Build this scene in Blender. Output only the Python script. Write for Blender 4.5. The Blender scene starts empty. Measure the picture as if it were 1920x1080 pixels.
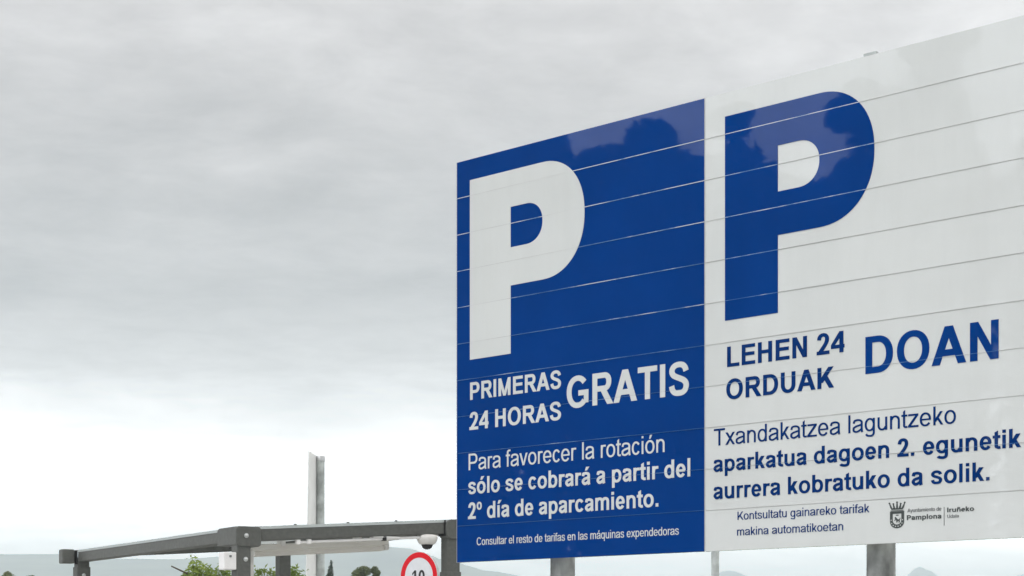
import bpy, bmesh, math, random
from mathutils import Vector, Matrix
from mathutils.geometry import delaunay_2d_cdt

sc = bpy.context.scene
col = sc.collection
R = math.radians

# ------------------------------------------------------------------ camera
cam = bpy.data.cameras.new('camera')
cam.sensor_width = 36.0
cam.lens = 66.56
cam.shift_y = 0.3484
cam.clip_end = 30000
cam_o = bpy.data.objects.new('camera', cam)
cam_o.location = (0, 0, 1.6)
cam_o.rotation_euler = (R(90), 0, 0)
col.objects.link(cam_o)
sc.camera = cam_o

# ------------------------------------------------------------------ sky
SUN_EL, SUN_AZ = R(52), R(212)         # azimuth clockwise from +Y: behind the camera, to the left
world = bpy.data.worlds.new('World')
sc.world = world
world.use_nodes = True
nt = world.node_tree
nt.nodes.clear()
N = lambda t, **k: _node(nt, t, **k)
def _node(tree, t, **k):
    n = tree.nodes.new(t)
    for a, b in k.items():
        setattr(n, a, b)
    return n
def _math(tree, op, a, b=None, c=None, clamp=False):
    n = tree.nodes.new('ShaderNodeMath'); n.operation = op; n.use_clamp = clamp
    for i, v in enumerate((a, b, c)):
        if v is None: continue
        if hasattr(v, 'is_output'): tree.links.new(v, n.inputs[i])
        else: n.inputs[i].default_value = v
    return n.outputs[0]
sky = N('ShaderNodeTexSky', sky_type='NISHITA', sun_disc=False, sun_elevation=SUN_EL, sun_rotation=SUN_AZ)
bg_sky = N('ShaderNodeBackground'); bg_sky.inputs[1].default_value = 0.1
nt.links.new(sky.outputs[0], bg_sky.inputs[0])
tc = N('ShaderNodeTexCoord')
sep = N('ShaderNodeSeparateXYZ'); nt.links.new(tc.outputs['Generated'], sep.inputs[0])
X_, Y_, Z_ = sep.outputs
M = lambda *a, **k: _math(nt, *a, **k)
zz = M('ADD', M('MAXIMUM', Z_, 0.0), 0.10)
comb = N('ShaderNodeCombineXYZ')                     # the flat cloud deck seen from below
nt.links.new(M('DIVIDE', X_, zz), comb.inputs[0]); nt.links.new(M('DIVIDE', Y_, zz), comb.inputs[1])
def cloud_noise(scale, detail, rough, off):
    mp = N('ShaderNodeMapping'); mp.inputs['Location'].default_value = off; mp.inputs['Scale'].default_value = (scale, scale, 1)
    nt.links.new(comb.outputs[0], mp.inputs[0])
    no = N('ShaderNodeTexNoise'); no.inputs['Scale'].default_value = 1.0; no.inputs['Detail'].default_value = detail
    no.inputs['Roughness'].default_value = rough; no.inputs['Distortion'].default_value = 0.35
    nt.links.new(mp.outputs[0], no.inputs['Vector'])
    return M('SUBTRACT', no.outputs['Fac'], 0.5)
n1 = cloud_noise(1.0, 6, 0.55, (3.1, 1.7, 0))
n2 = cloud_noise(3.2, 5, 0.6, (8.4, 2.2, 0))
n3 = cloud_noise(9.0, 6, 0.62, (1.3, 5.2, 0))
zd = M('ADD', Z_, M('ADD', M('MULTIPLY', n1, 0.075), M('MULTIPLY', n2, 0.03)))
ramp = N('ShaderNodeValToRGB')
nt.links.new(zd, ramp.inputs[0])
STOPS = [(0.00, 4.6), (0.07, 3.7), (0.115, 1.60), (0.145, 0.76), (0.180, 0.49), (0.235, 0.50), (0.29, 0.62), (0.34, 0.74), (0.50, 1.05), (1.0, 1.20)]
cr = ramp.color_ramp
while len(cr.elements) < len(STOPS): cr.elements.new(0.5)
for e, (p, v) in zip(cr.elements, STOPS):
    e.position = p; v *= 0.2; e.color = (v, v, v, 1)
val = M('MULTIPLY', ramp.outputs[0], 5.0)
val = M('MULTIPLY', val, M('ADD', 1.0, M('ADD', M('MULTIPLY', n1, 0.55), M('ADD', M('MULTIPLY', n2, 0.80), M('MULTIPLY', n3, 0.42)))))
side = N('ShaderNodeVectorMath', operation='DOT_PRODUCT'); side.inputs[1].default_value = (-0.93, -0.36, 0)
nt.links.new(tc.outputs['Generated'], side.inputs[0])
glow = N('ShaderNodeMapRange', interpolation_type='SMOOTHSTEP')
glow.inputs['From Min'].default_value = 0.35; glow.inputs['From Max'].default_value = 0.9
glow.inputs['To Min'].default_value = 1.0; glow.inputs['To Max'].default_value = 2.75
nt.links.new(side.outputs['Value'], glow.inputs[0])
glow2 = N('ShaderNodeMapRange', interpolation_type='SMOOTHSTEP')
glow2.inputs['From Min'].default_value = -0.35; glow2.inputs['From Max'].default_value = -0.9
glow2.inputs['To Min'].default_value = 1.0; glow2.inputs['To Max'].default_value = 1.8
nt.links.new(side.outputs['Value'], glow2.inputs[0])
val = M('MULTIPLY', val, glow2.outputs[0])
val = M('MULTIPLY', val, glow.outputs[0])
tint = N('ShaderNodeMix', data_type='RGBA')            # thick cloud a little cooler than thin
tint.inputs[6].default_value = (1.035, 0.985, 0.962, 1); tint.inputs[7].default_value = (1.015, 0.985, 0.97, 1)
mr = N('ShaderNodeMapRange'); mr.inputs['From Min'].default_value = 0.6; mr.inputs['From Max'].default_value = 1.0
nt.links.new(val, mr.inputs[0]); nt.links.new(mr.outputs[0], tint.inputs[0])
cool = N('ShaderNodeMix', data_type='RGBA', blend_type='MULTIPLY')   # thinner, bluer cloud off to the left
cool.inputs[7].default_value = (0.965, 1.0, 1.08, 1)
gm = N('ShaderNodeMapRange'); gm.inputs['From Min'].default_value = 1.0; gm.inputs['From Max'].default_value = 2.4
nt.links.new(glow.outputs[0], gm.inputs[0]); nt.links.new(gm.outputs[0], cool.inputs[0]); nt.links.new(tint.outputs[2], cool.inputs[6])
bg_cloud = N('ShaderNodeBackground')
nt.links.new(cool.outputs[2], bg_cloud.inputs[0]); nt.links.new(val, bg_cloud.inputs[1])
mixs = N('ShaderNodeMixShader'); mixs.inputs[0].default_value = 0.93
nt.links.new(bg_sky.outputs[0], mixs.inputs[1]); nt.links.new(bg_cloud.outputs[0], mixs.inputs[2])
wo = N('ShaderNodeOutputWorld'); nt.links.new(mixs.outputs[0], wo.inputs[0])

# ------------------------------------------------------------------ sun behind thin cloud
sun = bpy.data.lights.new('sun', 'SUN')
sun.energy = 0.55
sun.angle = R(18)
sun.color = (1.0, 0.97, 0.93)
sun_o = bpy.data.objects.new('sun', sun)
d = Vector((math.sin(SUN_AZ) * math.cos(SUN_EL), math.cos(SUN_AZ) * math.cos(SUN_EL), math.sin(SUN_EL)))
sun_o.rotation_euler = d.to_track_quat('Z', 'Y').to_euler()
col.objects.link(sun_o)

sc.view_settings.view_transform = 'Standard'
sc.view_settings.look = 'None'
sc.view_settings.exposure = 0.0
sc.view_settings.gamma = 1.0
sc.cycles.volume_bounces = 6
sc.cycles.max_bounces = 8
sc.cycles.use_denoising = True

# ------------------------------------------------------------------ helpers
def tag(o, label=None, cat=None, group=None, kind=None):
    for k, v in (('label', label), ('category', cat), ('group', group), ('kind', kind)):
        if v: o[k] = v
    return o

def empty(name, loc, rz=0.0):
    o = bpy.data.objects.new(name, None)
    o.location = loc; o.rotation_euler = (0, 0, rz)
    col.objects.link(o)
    return o

class MB:
    def __init__(s): s.v, s.f, s.mi, s.sm = [], [], [], []
    def add(s, v, f, mi=0, sm=False):
        n = len(s.v); s.v += [tuple(p) for p in v]
        s.f += [tuple(i + n for i in q) for q in f]; s.mi += [mi] * len(f); s.sm += [sm] * len(f)
        return s
    def box(s, x0, x1, y0, y1, z0, z1, bevel=0.0, seg=2, mi=0, fn=None):
        bm = bmesh.new()
        bmesh.ops.create_cube(bm, size=1.0)
        for v in bm.verts:
            v.co = ((x0 + x1) / 2 + v.co.x * (x1 - x0), (y0 + y1) / 2 + v.co.y * (y1 - y0), (z0 + z1) / 2 + v.co.z * (z1 - z0))
        if bevel:
            bmesh.ops.bevel(bm, geom=list(bm.edges), offset=bevel, segments=seg, affect='EDGES', profile=0.5)
        s._bm(bm, mi, False, fn)
        return s
    def _bm(s, bm, mi, sm, fn=None):
        bm.verts.index_update()
        vs = [v.co.copy() for v in bm.verts]
        if fn: vs = [fn(v) for v in vs]
        s.add(vs, [[v.index for v in q.verts] for q in bm.faces], mi, sm)
        bm.free()
    def tube(s, a, b, r0, r1=None, n=20, caps=True, mi=0):
        a, b = Vector(a), Vector(b); r1 = r0 if r1 is None else r1
        t = (b - a).normalized()
        u = t.orthogonal().normalized(); w = t.cross(u)
        ring = lambda c, r: [c + (u * math.cos(2 * math.pi * i / n) + w * math.sin(2 * math.pi * i / n)) * r for i in range(n)]
        s.add(ring(a, r0) + ring(b, r1), [(i, (i + 1) % n, n + (i + 1) % n, n + i) for i in range(n)], mi, True)
        if caps:
            s.add(ring(a, r0), [tuple(range(n))[::-1]], mi); s.add(ring(b, r1), [tuple(range(n))], mi)
        return s
    def lathe(s, c, prof, n=24, mi=0, squash=None):
        """profile of (r, z) turned about the vertical through c"""
        V, F = [], []
        for r, z in prof:
            V += [(c[0] + r * math.cos(2 * math.pi * i / n), c[1] + r * math.sin(2 * math.pi * i / n), c[2] + z) for i in range(n)]
        for k in range(len(prof) - 1):
            F += [(k * n + i, k * n + (i + 1) % n, (k + 1) * n + (i + 1) % n, (k + 1) * n + i) for i in range(n)]
        return s.add(V, F, mi, True)
    def build(s, name, mat, parent=None, label=None):
        me = bpy.data.meshes.new(name)
        me.from_pydata(s.v, [], s.f)
        for m in (mat if isinstance(mat, (list, tuple)) else [mat]): me.materials.append(m)
        me.polygons.foreach_set('material_index', s.mi)
        me.polygons.foreach_set('use_smooth', s.sm)
        me.update()
        o = bpy.data.objects.new(name, me)
        col.objects.link(o)
        if parent: o.parent = parent
        if label: o['label'] = label
        return o

# ------------------------------------------------------------------ materials
def mat(name, base, rough=0.5, metal=0.0, spec=0.5, var=0.0, scale=4.0, bump=0.0, bump_scale=60.0, alpha=None, stretch=(1, 1, 1), detail=4):
    m = bpy.data.materials.new(name); m.use_nodes = True
    t = m.node_tree; p = t.nodes['Principled BSDF']
    p.inputs['Base Color'].default_value = (*base, 1)
    p.inputs['Roughness'].default_value = rough
    p.inputs['Metallic'].default_value = metal
    p.inputs['Specular IOR Level'].default_value = spec
    c = t.nodes.new('ShaderNodeTexCoord')
    if var:
        mp = t.nodes.new('ShaderNodeMapping'); mp.inputs['Scale'].default_value = stretch
        t.links.new(c.outputs['Object'], mp.inputs[0])
        n = t.nodes.new('ShaderNodeTexNoise'); n.inputs['Scale'].default_value = scale; n.inputs['Detail'].default_value = detail
        t.links.new(mp.outputs[0], n.inputs['Vector'])
        r = t.nodes.new('ShaderNodeValToRGB')
        r.color_ramp.elements[0].position = 0.3; r.color_ramp.elements[1].position = 0.7
        r.color_ramp.elements[0].color = (*[b * (1 - var) for b in base], 1)
        r.color_ramp.elements[1].color = (*[min(1, b * (1 + var)) for b in base], 1)
        t.links.new(n.outputs['Fac'], r.inputs[0]); t.links.new(r.outputs[0], p.inputs['Base Color'])
    if bump:
        n = t.nodes.new('ShaderNodeTexNoise'); n.inputs['Scale'].default_value = bump_scale; n.inputs['Detail'].default_value = 3
        t.links.new(c.outputs['Object'], n.inputs['Vector'])
        b = t.nodes.new('ShaderNodeBump'); b.inputs['Strength'].default_value = bump; b.inputs['Distance'].default_value = 0.01
        t.links.new(n.outputs['Fac'], b.inputs['Height']); t.links.new(b.outputs[0], p.inputs['Normal'])
    return m

def vinyl(name, base, rough=0.02, var=0.03):
    """glossy film on slightly uneven aluminium planks 0.25 m tall"""
    m = mat(name, base, rough, var=var, scale=1.6)
    t = m.node_tree; p = t.nodes['Principled BSDF']
    mm = lambda *a, **k: _math(t, *a, **k)
    c = t.nodes.new('ShaderNodeTexCoord')
    sp = t.nodes.new('ShaderNodeSeparateXYZ'); t.links.new(c.outputs['Object'], sp.inputs[0])
    q = mm('DIVIDE', mm('SUBTRACT', sp.outputs[2], 2.165), 0.25)
    k = mm('FLOOR', q); fr = mm('FRACT', q)
    wn = t.nodes.new('ShaderNodeTexWhiteNoise'); wn.noise_dimensions = '1D'; t.links.new(k, wn.inputs['W'])
    tilt = mm('MULTIPLY', mm('MULTIPLY', mm('SUBTRACT', wn.outputs['Value'], 0.5), fr), 0.0009)
    cup = mm('MULTIPLY', mm('MULTIPLY', fr, mm('SUBTRACT', 1.0, fr)), 0.00025)
    mp = t.nodes.new('ShaderNodeMapping'); mp.inputs['Scale'].default_value = (0.9, 1, 2.2); t.links.new(c.outputs['Object'], mp.inputs[0])
    n = t.nodes.new('ShaderNodeTexNoise'); n.inputs['Scale'].default_value = 1.7; n.inputs['Detail'].default_value = 2
    t.links.new(mp.outputs[0], n.inputs['Vector'])
    h = mm('ADD', mm('ADD', tilt, cup), mm('MULTIPLY', n.outputs['Fac'], 0.00022))
    b = t.nodes.new('ShaderNodeBump'); b.inputs['Strength'].default_value = 1.0; b.inputs['Distance'].default_value = 1.0
    t.links.new(h, b.inputs['Height']); t.links.new(b.outputs[0], p.inputs['Normal'])
    # faint rain streaks, and planks that never aged quite alike
    src = p.inputs['Base Color'].links[0].from_socket
    ms = t.nodes.new('ShaderNodeMapping'); ms.inputs['Scale'].default_value = (4.0, 1, 0.6); t.links.new(c.outputs['Object'], ms.inputs[0])
    ns = t.nodes.new('ShaderNodeTexNoise'); ns.inputs['Scale'].default_value = 2.0; ns.inputs['Detail'].default_value = 6; ns.inputs['Roughness'].default_value = 0.65
    t.links.new(ms.outputs[0], ns.inputs['Vector'])
    rs = t.nodes.new('ShaderNodeMapRange'); rs.inputs['From Min'].default_value = 0.45; rs.inputs['From Max'].default_value = 0.75
    rs.inputs['To Min'].default_value = 1.0; rs.inputs['To Max'].default_value = 0.97; t.links.new(ns.outputs['Fac'], rs.inputs[0])
    wear = mm('MULTIPLY', rs.outputs[0], mm('ADD', 0.975, mm('MULTIPLY', wn.outputs['Value'], 0.05)))
    vm = t.nodes.new('ShaderNodeVectorMath'); vm.operation = 'SCALE'
    t.links.new(src, vm.inputs[0]); t.links.new(wear, vm.inputs['Scale']); t.links.new(vm.outputs[0], p.inputs['Base Color'])
    return m

WHITE = (0.652, 0.668, 0.648)
BLUE = (0.0, 0.0395, 0.208)
m_white = vinyl('white_vinyl', WHITE)
m_blue = vinyl('blue_vinyl', BLUE, var=0.08)
m_navy = vinyl('navy_vinyl', (0.001, 0.03, 0.15), var=0.1)
m_ink = mat('dark_ink', (0.045, 0.055, 0.052), 0.4)
m_ink_grey = mat('grey_ink', (0.16, 0.17, 0.17), 0.4)
m_seam_white = mat('seam_on_white', (0.50, 0.50, 0.49), 0.45, var=0.35, scale=1.2)
m_alu = mat('aluminium_edge', (0.5, 0.51, 0.51), 0.4, 0.6)

def seam_blue():
    """plank edge where the blue film has worn off in streaks, with edge glints painted in"""
    m = mat('seam_on_blue', (0.3, 0.34, 0.4), 0.35)
    t = m.node_tree; p = t.nodes['Principled BSDF']
    c = t.nodes.new('ShaderNodeTexCoord')
    mp = t.nodes.new('ShaderNodeMapping'); mp.inputs['Scale'].default_value = (1.0, 1, 9.0); t.links.new(c.outputs['Object'], mp.inputs[0])
    n = t.nodes.new('ShaderNodeTexNoise'); n.inputs['Scale'].default_value = 2.6; n.inputs['Detail'].default_value = 6; n.inputs['Roughness'].default_value = 0.72
    t.links.new(mp.outputs[0], n.inputs['Vector'])
    sp = t.nodes.new('ShaderNodeSeparateXYZ'); t.links.new(c.outputs['Object'], sp.inputs[0])
    k = _math(t, 'ADD', n.outputs['Fac'], _math(t, 'MULTIPLY', _math(t, 'SUBTRACT', sp.outputs[2], 3.6), 0.14))
    r = t.nodes.new('ShaderNodeValToRGB'); t.links.new(k, r.inputs[0])
    e = r.color_ramp.elements
    e[0].position = 0.42; e[0].color = (0.004, 0.075, 0.24, 1)
    e[1].position = 0.62; e[1].color = (0.58, 0.60, 0.62, 1)  # bare edge and painted glints, palest on the upper seams
    x = e.new(0.54); x.color = (0.10, 0.22, 0.40, 1)
    t.links.new(r.outputs[0], p.inputs['Base Color'])
    return m
m_seam_blue = seam_blue()

m_galv = mat('galvanised_steel', (0.46, 0.49, 0.475), 0.5, 0.12, var=0.28, scale=9, bump=0.25, bump_scale=90)
m_post = mat('weathered_steel_tube', (0.30, 0.31, 0.295), 0.55, 0.25, var=0.5, scale=10, bump=0.3, bump_scale=50, stretch=(1, 1, 0.55))
m_frame = mat('dark_grey_coated_steel', (0.100, 0.103, 0.092), 0.55, var=0.13, scale=30, bump=0.25, bump_scale=260)
m_frame_dark = mat('black_shade_and_clip', (0.012, 0.012, 0.012), 0.7)  # black of the painted shade strips and of one conduit clip
m_roof = mat('grey_polycarbonate', (0.50, 0.55, 0.54), 0.3, var=0.12, scale=6)
_t = m_roof.node_tree; _tr = _t.nodes.new('ShaderNodeBsdfTranslucent'); _tr.inputs[0].default_value = (0.85, 0.87, 0.86, 1)
_mx = _t.nodes.new('ShaderNodeMixShader'); _mx.inputs[0].default_value = 0.6
_t.links.new(_t.nodes['Principled BSDF'].outputs[0], _mx.inputs[1]); _t.links.new(_tr.outputs[0], _mx.inputs[2]); _t.links.new(_mx.outputs[0], _t.nodes['Material Output'].inputs[0])
m_plastic = mat('white_plastic', (0.84, 0.82, 0.80), 0.42, var=0.06, scale=8)
m_plastic_old = mat('aged_white_plastic', (0.76, 0.74, 0.70), 0.5, var=0.10, scale=8)
m_diffuser = mat('milky_diffuser', (0.82, 0.80, 0.77), 0.35)
_t = m_diffuser.node_tree; _tr = _t.nodes.new('ShaderNodeBsdfTranslucent'); _tr.inputs[0].default_value = (0.95, 0.93, 0.90, 1)
_mx = _t.nodes.new('ShaderNodeMixShader'); _mx.inputs[0].default_value = 0.65
_t.links.new(_t.nodes['Principled BSDF'].outputs[0], _mx.inputs[1]); _t.links.new(_tr.outputs[0], _mx.inputs[2]); _t.links.new(_mx.outputs[0], _t.nodes['Material Output'].inputs[0])
m_lens = mat('smoked_dome', (0.012, 0.013, 0.014), 0.06)
m_bolt = mat('zinc_bolt', (0.62, 0.63, 0.62), 0.28, 0.7)
m_red = mat('red_reflective_film', (0.70, 0.004, 0.014), 0.45, spec=0.2, var=0.06, scale=20)
m_sign_white = mat('white_reflective_film', (0.74, 0.75, 0.77), 0.4, var=0.04, scale=12)
m_black = mat('black_film', (0.012, 0.013, 0.015), 0.4)
m_sign_face = mat('light_grey_sign_plate', (0.80, 0.80, 0.78), 0.45, var=0.06, scale=3)
m_asphalt = mat('concrete', (0.40, 0.40, 0.38), 0.9, var=0.25, scale=0.8, bump=0.3, bump_scale=30)
m_grass = mat('meadow', (0.11, 0.14, 0.06), 0.95, var=0.3, scale=0.05)
m_hill = mat('wooded_hillside', (0.12, 0.13, 0.09), 0.95, var=0.95, scale=0.009, detail=9, stretch=(1, 1.6, 2.2))
m_town = mat('pale_plaster', (0.55, 0.48, 0.44), 0.9, var=0.2, scale=0.06)
m_bark = mat('bark', (0.09, 0.07, 0.05), 0.9, var=0.3, scale=12)

def leaf_mat(name, a, b):
    m = mat(name, a, 0.55)
    t = m.node_tree; p = t.nodes['Principled BSDF']
    g = t.nodes.new('ShaderNodeObjectInfo'); c = t.nodes.new('ShaderNodeTexCoord')
    n = t.nodes.new('ShaderNodeTexNoise'); n.inputs['Scale'].default_value = 2.2; n.inputs['Detail'].default_value = 5
    t.links.new(c.outputs['Object'], n.inputs['Vector'])
    r = t.nodes.new('ShaderNodeValToRGB'); e = r.color_ramp.elements
    e[0].position = 0.35; e[0].color = (*a, 1); e[1].position = 0.65; e[1].color = (*b, 1)
    t.links.new(n.outputs['Fac'], r.inputs[0]); t.links.new(r.outputs[0], p.inputs['Base Color'])
    tr = t.nodes.new('ShaderNodeBsdfTranslucent'); t.links.new(r.outputs[0], tr.inputs[0])
    mx = t.nodes.new('ShaderNodeMixShader'); mx.inputs[0].default_value = 0.3
    t.links.new(p.outputs[0], mx.inputs[1]); t.links.new(tr.outputs[0], mx.inputs[2])
    t.links.new(mx.outputs[0], t.nodes['Material Output'].inputs[0])
    return m
m_leaf_fresh = leaf_mat('fresh_leaves', (0.13, 0.22, 0.03), (0.30, 0.38, 0.07))
m_leaf_olive = leaf_mat('olive_leaves', (0.07, 0.10, 0.022), (0.17, 0.20, 0.055))
m_leaf_dark = leaf_mat('cypress_leaves', (0.014, 0.038, 0.018), (0.035, 0.065, 0.026))
m_leaf_wood = leaf_mat('dark_tree_leaves', (0.014, 0.026, 0.012), (0.034, 0.05, 0.02))
# ------------------------------------------------------------------ lettering
def _sup(c, n):
    return math.copysign(abs(c) ** (2.0 / n), c)

def g_box(x0, y0, x1, y1):
    return [[(x0, y0), (x1, y0), (x1, y1), (x0, y1)]]

def g_ring(x0, y0, x1, y1, w, h, a0=0, a1=360, n=2.12):
    cx, cy, rx, ry = (x0 + x1) / 2, (y0 + y1) / 2, (x1 - x0) / 2, (y1 - y0) / 2
    k = max(4, int(abs(a1 - a0) / 11))
    out, inn = [], []
    for i in range(k + 1):
        a = math.radians(a0 + (a1 - a0) * i / k)
        c, s = _sup(math.cos(a), n), _sup(math.sin(a), n)
        out.append((cx + rx * c, cy + ry * s))
        inn.append((cx + (rx - w) * c, cy + (ry - h) * s))
    return [[inn[i], out[i], out[i + 1], inn[i + 1]] for i in range(k)]

def g_stroke(pts, w, h, sub=5):
    p = [pts[0]] + list(pts) + [pts[-1]]
    q = []
    for i in range(1, len(p) - 2):
        for j in range(sub):
            t = j / sub
            q.append(tuple(0.5 * (2 * p[i][d] + (p[i + 1][d] - p[i - 1][d]) * t
                     + (2 * p[i - 1][d] - 5 * p[i][d] + 4 * p[i + 1][d] - p[i + 2][d]) * t * t
                     + (3 * p[i][d] - p[i - 1][d] - 3 * p[i + 1][d] + p[i + 2][d]) * t ** 3) for d in (0, 1)))
    q.append(tuple(pts[-1]))
    l, r = [], []
    for i in range(len(q)):
        a, b = q[max(0, i - 1)], q[min(len(q) - 1, i + 1)]
        dx, dy = b[0] - a[0], b[1] - a[1]
        m = math.hypot(dx, dy) or 1
        nx, ny = -dy / m * w / 2, dx / m * h / 2
        l.append((q[i][0] + nx, q[i][1] + ny)); r.append((q[i][0] - nx, q[i][1] - ny))
    return [[r[i], r[i + 1], l[i + 1], l[i]] for i in range(len(q) - 1)]

def g_slant(xa, ya, xb, yb, hw):
    return [[(xa, ya), (xa + hw, ya), (xb + hw, yb), (xb, yb)]]

def g_bowl(x0, x1, y0, y1, w, h, f=1.0):
    rx = min((y1 - y0) / 2 * f, (x1 - x0) * 0.9)
    xm = x1 - rx
    return (g_box(x0, y1 - h, xm, y1) + g_box(x0, y0, xm, y0 + h)
            + g_ring(xm - rx, y0, x1, y1, w, h, -90, 90))

def g_fit(pts, x0, y0, x1, y1):
    return [(x0 + (x1 - x0) * a, y0 + (y1 - y0) * b) for a, b in pts]

S_PTS = [(.97, .75), (.90, .88), (.73, .975), (.48, 1), (.23, .965), (.07, .87), (.04, .75), (.13, .645), (.32, .575),
         (.55, .515), (.80, .44), (.95, .34), (.98, .23), (.91, .1), (.74, .02), (.5, 0), (.25, .025), (.08, .12), (.01, .27)]
TWO_PTS = [(.02, .72), (.08, .87), (.25, .97), (.5, 1), (.76, .97), (.93, .86), (.96, .72), (.88, .57), (.66, .38), (.38, .2), (.16, .05)]
ADV = dict(A=(667, 722), C=(722, 722), D=(722, 722), E=(667, 667), G=(778, 778), H=(722, 722), I=(278, 278), K=(667, 722),
           L=(556, 611), M=(833, 833), N=(722, 722), O=(778, 778), P=(667, 667), R=(722, 722), S=(667, 667), T=(611, 611),
           U=(722, 722), a=(556, 556), b=(556, 611), c=(500, 556), d=(556, 611), e=(556, 556), f=(278, 333), g=(556, 611),
           i=(222, 278), k=(500, 556), l=(222, 278), m=(833, 889), n=(556, 611), o=(556, 611), p=(556, 611), q=(556, 611),
           r=(333, 389), s=(500, 556), t=(278, 333), u=(556, 611), v=(500, 556), x=(500, 556), y=(500, 556), z=(500, 500))
ADV.update({' ': (278, 278), '.': (278, 278), 'º': (365, 365), '0': (556, 556), '1': (556, 556), '2': (556, 556), '4': (556, 556)})

def glyph_polys(ch, bold):
    base = {'ó': 'o', 'á': 'a', 'í': 'i', 'ñ': 'n'}.get(ch, ch)
    W = ADV[base][bold]
    up = base.isupper() or base.isdigit()
    w, h = ((96, 84), (150, 122))[bold] if up else ((89, 76), (138, 110))[bold]
    X, O, CH = 519, 11, 716
    g = []
    stem = lambda x, y0, y1: g_box(x, y0, x + w, y1)
    if base == 'A':
        hw = w * 1.13
        g = g_slant(4, 0, W / 2 - hw / 2, CH, hw) + g_slant(W - 4 - hw, 0, W / 2 - hw / 2, CH, hw) + g_box(W * .23, 160, W * .77, 160 + h)
    elif base == 'C':
        g = g_ring(46, -O, W - 28, CH + O, w, h, 36, 322)
    elif base == 'D':
        g = stem(76, 0, CH) + g_bowl(80, W - 42, 0, CH, w, h, .92)
    elif base == 'E':
        g = stem(74, 0, CH) + g_box(80, 0, W - 42, h) + g_box(80, CH - h, W - 50, CH) + g_box(80, 320, W - 72, 320 + h)
    elif base == 'G':
        g = g_ring(42, -O, W - 40, CH + O, w, h, 40, 318) + g_box(W * .53, 388 - h, W - 50, 388) + g_box(W - 50 - w * .95, 92, W - 50, 388)
    elif base == 'H':
        g = stem(76, 0, CH) + stem(W - 76 - w, 0, CH) + g_box(80, 315, W - 80, 315 + h)
    elif base == 'I':
        g = stem(W / 2 - w / 2, 0, CH)
    elif base == 'K':
        hw = w * 1.32
        g = stem(74, 0, CH) + g_slant(80, 195, W - 30 - hw, CH, hw) + g_slant(W - 2 - hw, 0, W * .36, 430, hw * .95)
    elif base == 'L':
        g = stem(74, 0, CH) + g_box(80, 0, W - 30, h)
    elif base == 'M':
        hw = w * .98
        g = stem(72, 0, CH) + stem(W - 72 - w, 0, CH) + g_slant(W / 2 - hw / 2, 0, 76, CH, hw) + g_slant(W / 2 - hw / 2, 0, W - 76 - hw, CH, hw)
    elif base == 'N':
        hw = w * 1.08
        g = stem(75, 0, CH) + stem(W - 75 - w, 0, CH) + g_slant(W - 78 - hw, 0, 78, CH, hw)
    elif base == 'O':
        g = g_ring(44, -O, W - 44, CH + O, w, h)
    elif base == 'P':
        g = stem(76, 0, CH) + g_bowl(80, W - 42, 270, CH, w, h)
    elif base == 'R':
        hw = w * 1.24
        g = stem(76, 0, CH) + g_bowl(80, W - 62, 300, CH, w, h) + g_slant(W - 2 - hw, 0, W * .44, 330, hw)
    elif base == 'S':
        g = g_stroke(g_fit(S_PTS, 42 + w / 2, -O + h / 2, W - 42 - w / 2, CH + O - h / 2), w, h)
    elif base == 'T':
        g = g_box(20, CH - h, W - 20, CH) + stem(W / 2 - w / 2, 0, CH - 2)
    elif base == 'U':
        R = (W - 144) / 2
        g = g_ring(72, -O, W - 72, 2 * R - O, w, h, 180, 360) + stem(72, R - O, CH) + stem(W - 72 - w, R - O, CH)
    elif base == '0':
        g = g_ring(40, -O, W - 40, CH + O, w, h)
    elif base == '1':
        g = stem(255, 0, CH) + [[(95, 540), (95, 540 - h * .9), (265, 590), (265, CH), (255 + w * .2, CH)]]
    elif base == '2':
        g = g_stroke(g_fit(TWO_PTS, 38 + w / 2, h * .5, W - 42 - w / 2, CH + O - h / 2), w, h) + g_box(28, 0, W - 40, h)
    elif base == '4':
        g = stem(345, 0, CH) + g_box(22, 148, W - 20, 148 + h) + [[(22, 150), (22 + w * .4, 150), (120 + w * .35, 150 + h), (360, CH - h * 1.75), (360, CH), (345, CH), (22, 150 + h)]]
    elif base == 'a':
        xr = W - 58 - w / 2
        g = g_stroke([(52 + w * .42, X * .70), (95 + w * .3, X * .88), (W * .33, X + O - h * .62), (W * .49, X + O - h / 2), (W * .68, X + O - h * .72), (xr - 6, X * .80), (xr, X * .62),
                      (xr, X * .3), (xr + 8, X * .12), (xr + 26, 0)], w, h)
        g += g_stroke([(xr, X * .575), (W * .56, X * .52), (W * .34, X * .46), (38 + w * .62, X * .36), (38 + w / 2, X * .26), (38 + w * .68, h * .85), (W * .36, -O + h / 2),
                       (W * .54, h * .62), (xr - w * .2, X * .24), (xr, X * .38)], w, h)
    elif base in 'bp':
        g = stem(65, 0 if base == 'b' else -210, CH if base == 'b' else X) + g_ring(65, -O, W - 36, X + O, w, h)
    elif base in 'dq':
        g = stem(W - 65 - w, 0 if base == 'd' else -210, CH if base == 'd' else X) + g_ring(36, -O, W - 65, X + O, w, h)
    elif base == 'c':
        g = g_ring(38, -O, W - 22, X + O, w, h, 34, 326)
    elif base == 'e':
        m = X * .5
        g = g_ring(36, -O, W - 36, X + O, w, h, -3, 326) + g_box(36 + w * .6, m - h * .45, W - 36 - w * .2, m + h * .4)
    elif base == 'f':
        x = 82 if not bold else 92
        g = stem(x, 0, X + 60) + g_box(12, X - h, W - 12, X) + g_stroke([(x + w / 2, X + 40), (x + w / 2, X + 105), (x + w * .8, CH + O - h * .8), (x + w * 1.3, CH + O - h / 2), (W + 12, CH + O - h * .55)], w, h)
    elif base == 'g':
        xr = W - 65 - w / 2
        g = g_ring(36, 0, W - 65, X + O, w, h) + stem(W - 65 - w, 10, X)
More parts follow.
